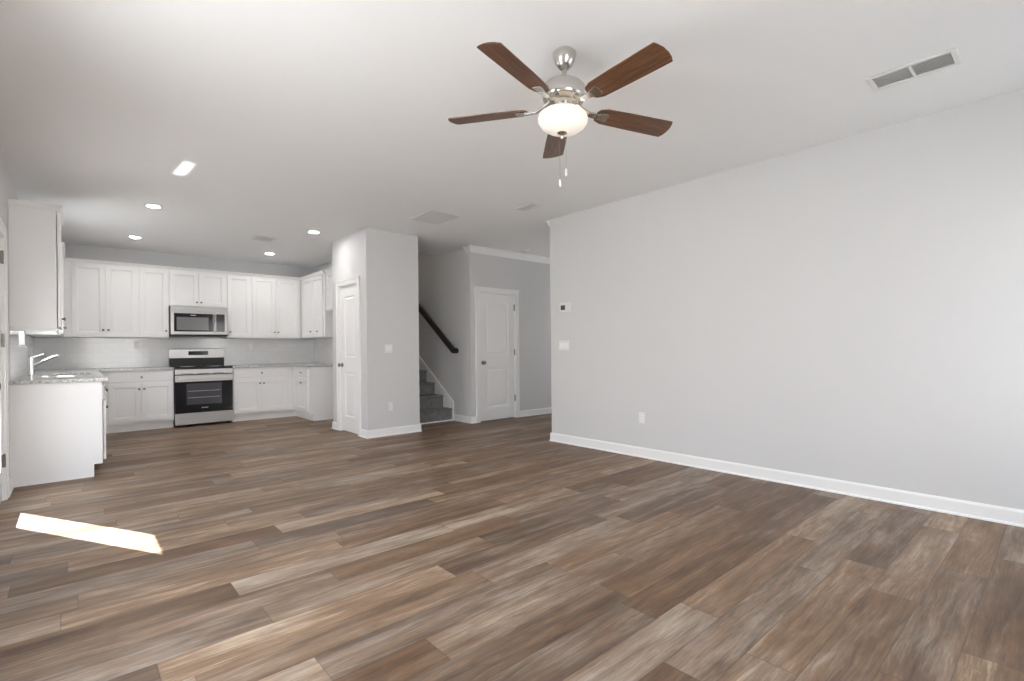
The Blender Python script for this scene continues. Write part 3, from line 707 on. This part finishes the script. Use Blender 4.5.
# ------------------------------------------------------------------ ceiling fan
def fan():
    r = thing('ceiling_fan', 'five-blade walnut and brushed nickel ceiling fan with lit glass bowl', 'ceiling fan', (1.995, 1.803, H))
    # the canopy sits on the ceiling; everything below hangs from its ball joint, a touch out of plumb
    MB().lathe([(0.0, 0), (0.050, 0), (0.063, -0.014), (0.062, -0.026), (0.054, -0.055), (0.041, -0.080), (0.027, -0.095), (0.016, -0.100), (0, -0.100)]).build('canopy', M['nickel'], r, True)
    tilt = Vector((0.043, -0.021, 1)).normalized()
    R = Vector((0, 0, 1)).rotation_difference(tilt).to_matrix().to_4x4()
    piv = Matrix.Translation((0, 0, -0.09))
    T = piv @ R @ piv.inverted()
    def part(mb, name, m_, sm=True, bv=0, parent=r):
        o = mb.build(name, m_, parent, sm, bv)
        if parent is r: o.matrix_local = T
        return o
    part(MB().lathe([(0.013, -0.09), (0.013, -0.16), (0.022, -0.163), (0.024, -0.178), (0.05, -0.184)], n=24), 'downrod', M['nickel'])
    part(MB().lathe([(0, -0.172), (0.03, -0.174), (0.080, -0.180), (0.104, -0.187), (0.113, -0.198), (0.115, -0.250), (0.110, -0.266), (0.098, -0.274), (0.068, -0.280), (0.062, -0.284), (0.046, -0.302), (0, -0.302)], n=48), 'motor_housing', M['nickel'])
    part(MB().lathe([(0, -0.299), (0.056, -0.300), (0.060, -0.304), (0.058, -0.312), (0.066, -0.318), (0.066, -0.324), (0, -0.324)], n=40), 'light_fitter', M['nickel'])
    part(MB().lathe([(0.098, -0.331), (0.114, -0.338), (0.127, -0.350), (0.133, -0.366), (0.131, -0.382), (0.118, -0.403), (0.096, -0.420), (0.064, -0.434), (0.03, -0.441), (0, -0.443), (0, -0.439), (0.03, -0.437), (0.062, -0.430), (0.093, -0.417), (0.115, -0.400), (0.127, -0.381), (0.129, -0.366), (0.123, -0.352), (0.112, -0.342), (0.098, -0.335), (0.098, -0.331)], n=48), 'light_bowl', M['bowl'])
    part(MB().lathe([(0.004, -0.32), (0.004, -0.44)], n=10), 'stem', M['nickel'])
    bulb = bpy.data.lights.new('fan_bulb', 'POINT'); bulb.energy = 4; bulb.color = (1, 0.80, 0.55); bulb.shadow_soft_size = 0.012
    for q in (-1, 1):
        bo = bpy.data.objects.new('fan_bulb', bulb); C.objects.link(bo); bo.location = (1.995 - 0.015 + 0.078 * q, 1.803 + 0.01, H - 0.336)
    part(MB().lathe([(0, -0.436), (0.026, -0.438), (0.027, -0.443), (0.016, -0.449), (0.009, -0.456), (0.010, -0.464), (0.006, -0.472), (0, -0.474)], n=24), 'finial', M['nickel'])
    zb = -0.311
    pitch = math.radians(-12)
    for k in range(5):
        ang = math.radians(192.6 + 72 * k)
        A = T @ Matrix.Rotation(ang, 4, 'Z') @ Matrix.Translation((0, 0, zb))
        bl = MB()
        r0, r1 = 0.195, 0.655
        out = []
        # outline in local xy
        pts = [(r0 + 0.012, -0.045), (r0 + 0.05, -0.060), (r0 + 0.2, -0.0655), (r1 - 0.06, -0.069), (r1 - 0.012, -0.0695), (r1 - 0.003, -0.050), (r1 + 0.005, -0.020), (r1 + 0.006, 0.015), (r1 + 0.0, 0.045), (r1 - 0.012, 0.0695), (r1 - 0.06, 0.069), (r0 + 0.2, 0.0655), (r0 + 0.05, 0.060), (r0 + 0.012, 0.045), (r0, 0.025), (r0, -0.025)]
        bl.prism(pts, lambda a, b: (a, b, 0.0), lambda a, b: (a, b, 0.006))
        o = bl.build('blade', M['walnut'], r, bevel=0.002)
        o.matrix_local = A @ Matrix.Rotation(pitch, 4, 'X')
        ir = MB()
        ir.prism([(r0 + 0.005, -0.018), (r0 + 0.062, -0.030), (r0 + 0.072, -0.022), (r0 + 0.072, 0.022), (r0 + 0.062, 0.030), (r0 + 0.005, 0.018)], lambda a, b: (a, b, -0.006), lambda a, b: (a, b, 0.0))
        ir.prism([(0.058, -0.016), (0.15, -0.016), (r0 + 0.02, -0.020), (r0 + 0.02, 0.020), (0.15, 0.016), (0.058, 0.016)], lambda a, b: (a, b, -0.010 + 0.05 * max(0, (0.16 - a)) / 0.1), lambda a, b: (a, b, 0.0 + 0.05 * max(0, (0.16 - a)) / 0.1))
        ir.build('blade_iron', M['nickel'], o, bevel=0.002)
    for (px, py, ln) in ((0.009, -0.008, 0.255), (-0.007, 0.006, 0.312)):
        top = T @ Vector((px * 1.6, py * 1.6, -0.437)); bot = Vector((top.x, top.y, -0.437 - ln + 0.06))
        c_ = MB().tube([top, bot], 0.0008, 6).build('pull_chain', M['nickel'], r)
        MB().lathe([(0, 0), (0.004, -0.004), (0.0055, -0.02), (0.0045, -0.04), (0, -0.044)], bot, n=12).build('chain_fob', M['plastic'], c_, True)
fan()

# ------------------------------------------------------------------ ceiling fittings
can_labels = [((0.680, 6.633), 'lit round recessed ceiling light nearest the kitchen window side cabinet'),
              ((0.668, 8.575), 'lit round recessed ceiling light over the two-door cabinet at the far left corner'),
              ((2.445, 6.745), 'lit round recessed ceiling light beside the pantry wall'),
              ((2.430, 8.680), 'lit round recessed ceiling light right of the range, close to the wall cabinets')]
proto = None
for (px, py), lb in can_labels:
    if proto is None:
        proto = thing('recessed_light', lb, 'ceiling light', (px, py, H), 0, 'recessed lights over the kitchen')
        MB().lathe([(0.060, 0), (0.086, 0), (0.085, -0.003), (0.068, -0.007), (0.060, -0.007), (0.060, 0)], n=36).build('trim_ring', M['plastic'], proto, True)
        MB().lathe([(0.062, -0.001), (0.062, -0.003), (0, -0.0035), (0, -0.001), (0.062, -0.001)], n=36).build('lens', M['canlens'], proto, True)
        o = proto
    else:
        o = copy_tree(proto); o.location = (px, py, H); o['label'] = lb

def register(label, x0, x1, y0, y1, fields, pitch=0.014, tilt=0.007, back='ventdark', name='ceiling_vent'):
    """louvred ceiling register; fields = number of louver fields along Y"""
    r = thing(name, label, 'vent', ((x0 + x1) / 2, (y0 + y1) / 2, H))
    hx, hy = (x1 - x0) / 2, (y1 - y0) / 2; bd = 0.028
    f = MB(); holes = []
    L = 2 * hy - 2 * bd; gap = 0.016
    fl = (L - gap * (fields - 1)) / fields
    for k in range(fields):
        a = -hy + bd + k * (fl + gap); holes.append((-hx + bd, hx - bd, a, a + fl))
    grid_solid(f, [-hx, hx], [-hy, hy], holes, lambda u, v: (u, v, -0.010), lambda u, v: (u, v, -0.001))
    f.build('frame', M['vent'], r, bevel=0.003)
    MB().box(-hx + bd - 0.004, hx - bd + 0.004, -hy + bd - 0.004, hy - bd + 0.004, -0.0012, -0.0002).build('duct', M[back], r)
    for h in holes:
        s_ = MB(); n = int((h[1] - h[0]) / pitch)
        for k in range(n):
            xx_ = h[0] + (k + 0.5) * (h[1] - h[0]) / n; dx = pitch * 0.42
            s_.prism([(xx_ - dx, -0.0105), (xx_ + dx, -0.0105 + tilt), (xx_ + dx, -0.0090 + tilt), (xx_ - dx, -0.0090)], lambda a, b: (a, h[2], b), lambda a, b: (a, h[3], b))
        s_.build('louver', M['vent'], r)
    return r
register('long white two-panel louvered ceiling vent above the right wall', 3.562, 3.782, 0.405, 0.815, 2, pitch=0.021)
register('small white louvered ceiling vent near the end of the right wall', 3.775, 3.930, 3.890, 4.205, 1, pitch=0.018)
register('large square white ceiling return grille in front of the pantry', 3.090, 3.500, 4.850, 5.340, 1, pitch=0.012, tilt=0.0015, back='vent', name='return_grille')
register('white ceiling vent between the recessed lights in the kitchen', 1.905, 2.185, 7.43, 7.71, 2, pitch=0.02)
def detector():
    r = thing('smoke_detector', 'round white smoke detector on the hall ceiling by the closet', 'smoke detector', (5.54, 5.90, H))
    MB().lathe([(0, 0), (0.068, 0), (0.068, -0.012), (0.060, -0.030), (0.046, -0.036), (0, -0.036)], n=36).build('cover', M['plastic'], r, True)
    MB().lathe([(0.012, -0.0355), (0.012, -0.038), (0, -0.038)], (0.02, 0, 0), n=16).build('test_button', M['vent'], r, True)
detector()

# ------------------------------------------------------------------ wall plates
def plate(name, label, cat, loc, rz, gangs=1, kind='rocker', group=None):
    r = thing(name, label, cat, loc, rz, group)
    w_ = 0.070 + 0.046 * (gangs - 1); h_ = 0.114
    MB().box(-w_ / 2, w_ / 2, -0.006, 0, -h_ / 2, h_ / 2).build('cover_plate', M['plastic'], r, bevel=0.003)
    for k in range(gangs):
        x_ = (k - (gangs - 1) / 2) * 0.046
        if kind == 'rocker':
            MB().prism([(-0.006, -0.033), (-0.0085, -0.033), (-0.0105, 0.0), (-0.0075, 0.033), (-0.006, 0.033)], lambda a, b: (x_ - 0.0165, a, b), lambda a, b: (x_ + 0.0165, a, b)).build('rocker', M['trim'], r)
        else:
            for zc in (-0.019, 0.019):
                s_ = MB().lathe([(0.017, 0.005), (0.017, 0.0085), (0, 0.0085)], (x_, 0, zc), 'y', 20).build('socket', M['trim'], r)
                b = MB(); b.box(x_ - 0.008, x_ - 0.005, -0.0092, -0.0080, zc - 0.005, zc + 0.006); b.box(x_ + 0.005, x_ + 0.008, -0.0092, -0.0080, zc - 0.004, zc + 0.005)
                b.build('slot', M['slot'], s_)
    return r
plate('light_switch', 'wide white light switch plate on the right wall below the thermostat', 'light switch', (XR, 4.075, 1.18), -PI / 2, 3)
plate('light_switch', 'white light switch plate on the pantry wall front', 'light switch', (3.18, YP, 1.165), 0, 2)
plate('wall_outlet', 'white wall outlet low on the long right wall', 'outlet', (XR, 2.99, 0.41), -PI / 2, 1, 'outlet')
plate('wall_outlet', 'white wall outlet low on the pantry wall front', 'outlet', (3.20, YP, 0.385), 0, 1, 'outlet')
plate('wall_outlet', 'white outlet on the tile splash right of the range', 'outlet', (2.369, YK - 0.008, 1.235), 0, 1, 'outlet')
plate('wall_outlet', 'white outlet on the tile splash left of the range', 'outlet', (0.763, YK - 0.008, 1.265), 0, 1, 'outlet')
def thermostat():
    r = thing('thermostat', 'small white thermostat with dark screen on the right wall', 'thermostat', (XR, 4.04, 1.635), -PI / 2)
    MB().box(-0.085, 0.085, -0.024, 0, -0.056, 0.056).build('case', M['plastic'], r, bevel=0.006)
    MB().box(-0.062, 0.008, -0.0255, -0.0235, -0.030, 0.026).build('screen', M['screen'], r)
    for zz in (-0.02, 0.014): MB().box(0.035, 0.055, -0.0255, -0.0235, zz - 0.008, zz + 0.008).build('button', M['vent'], r)
thermostat()
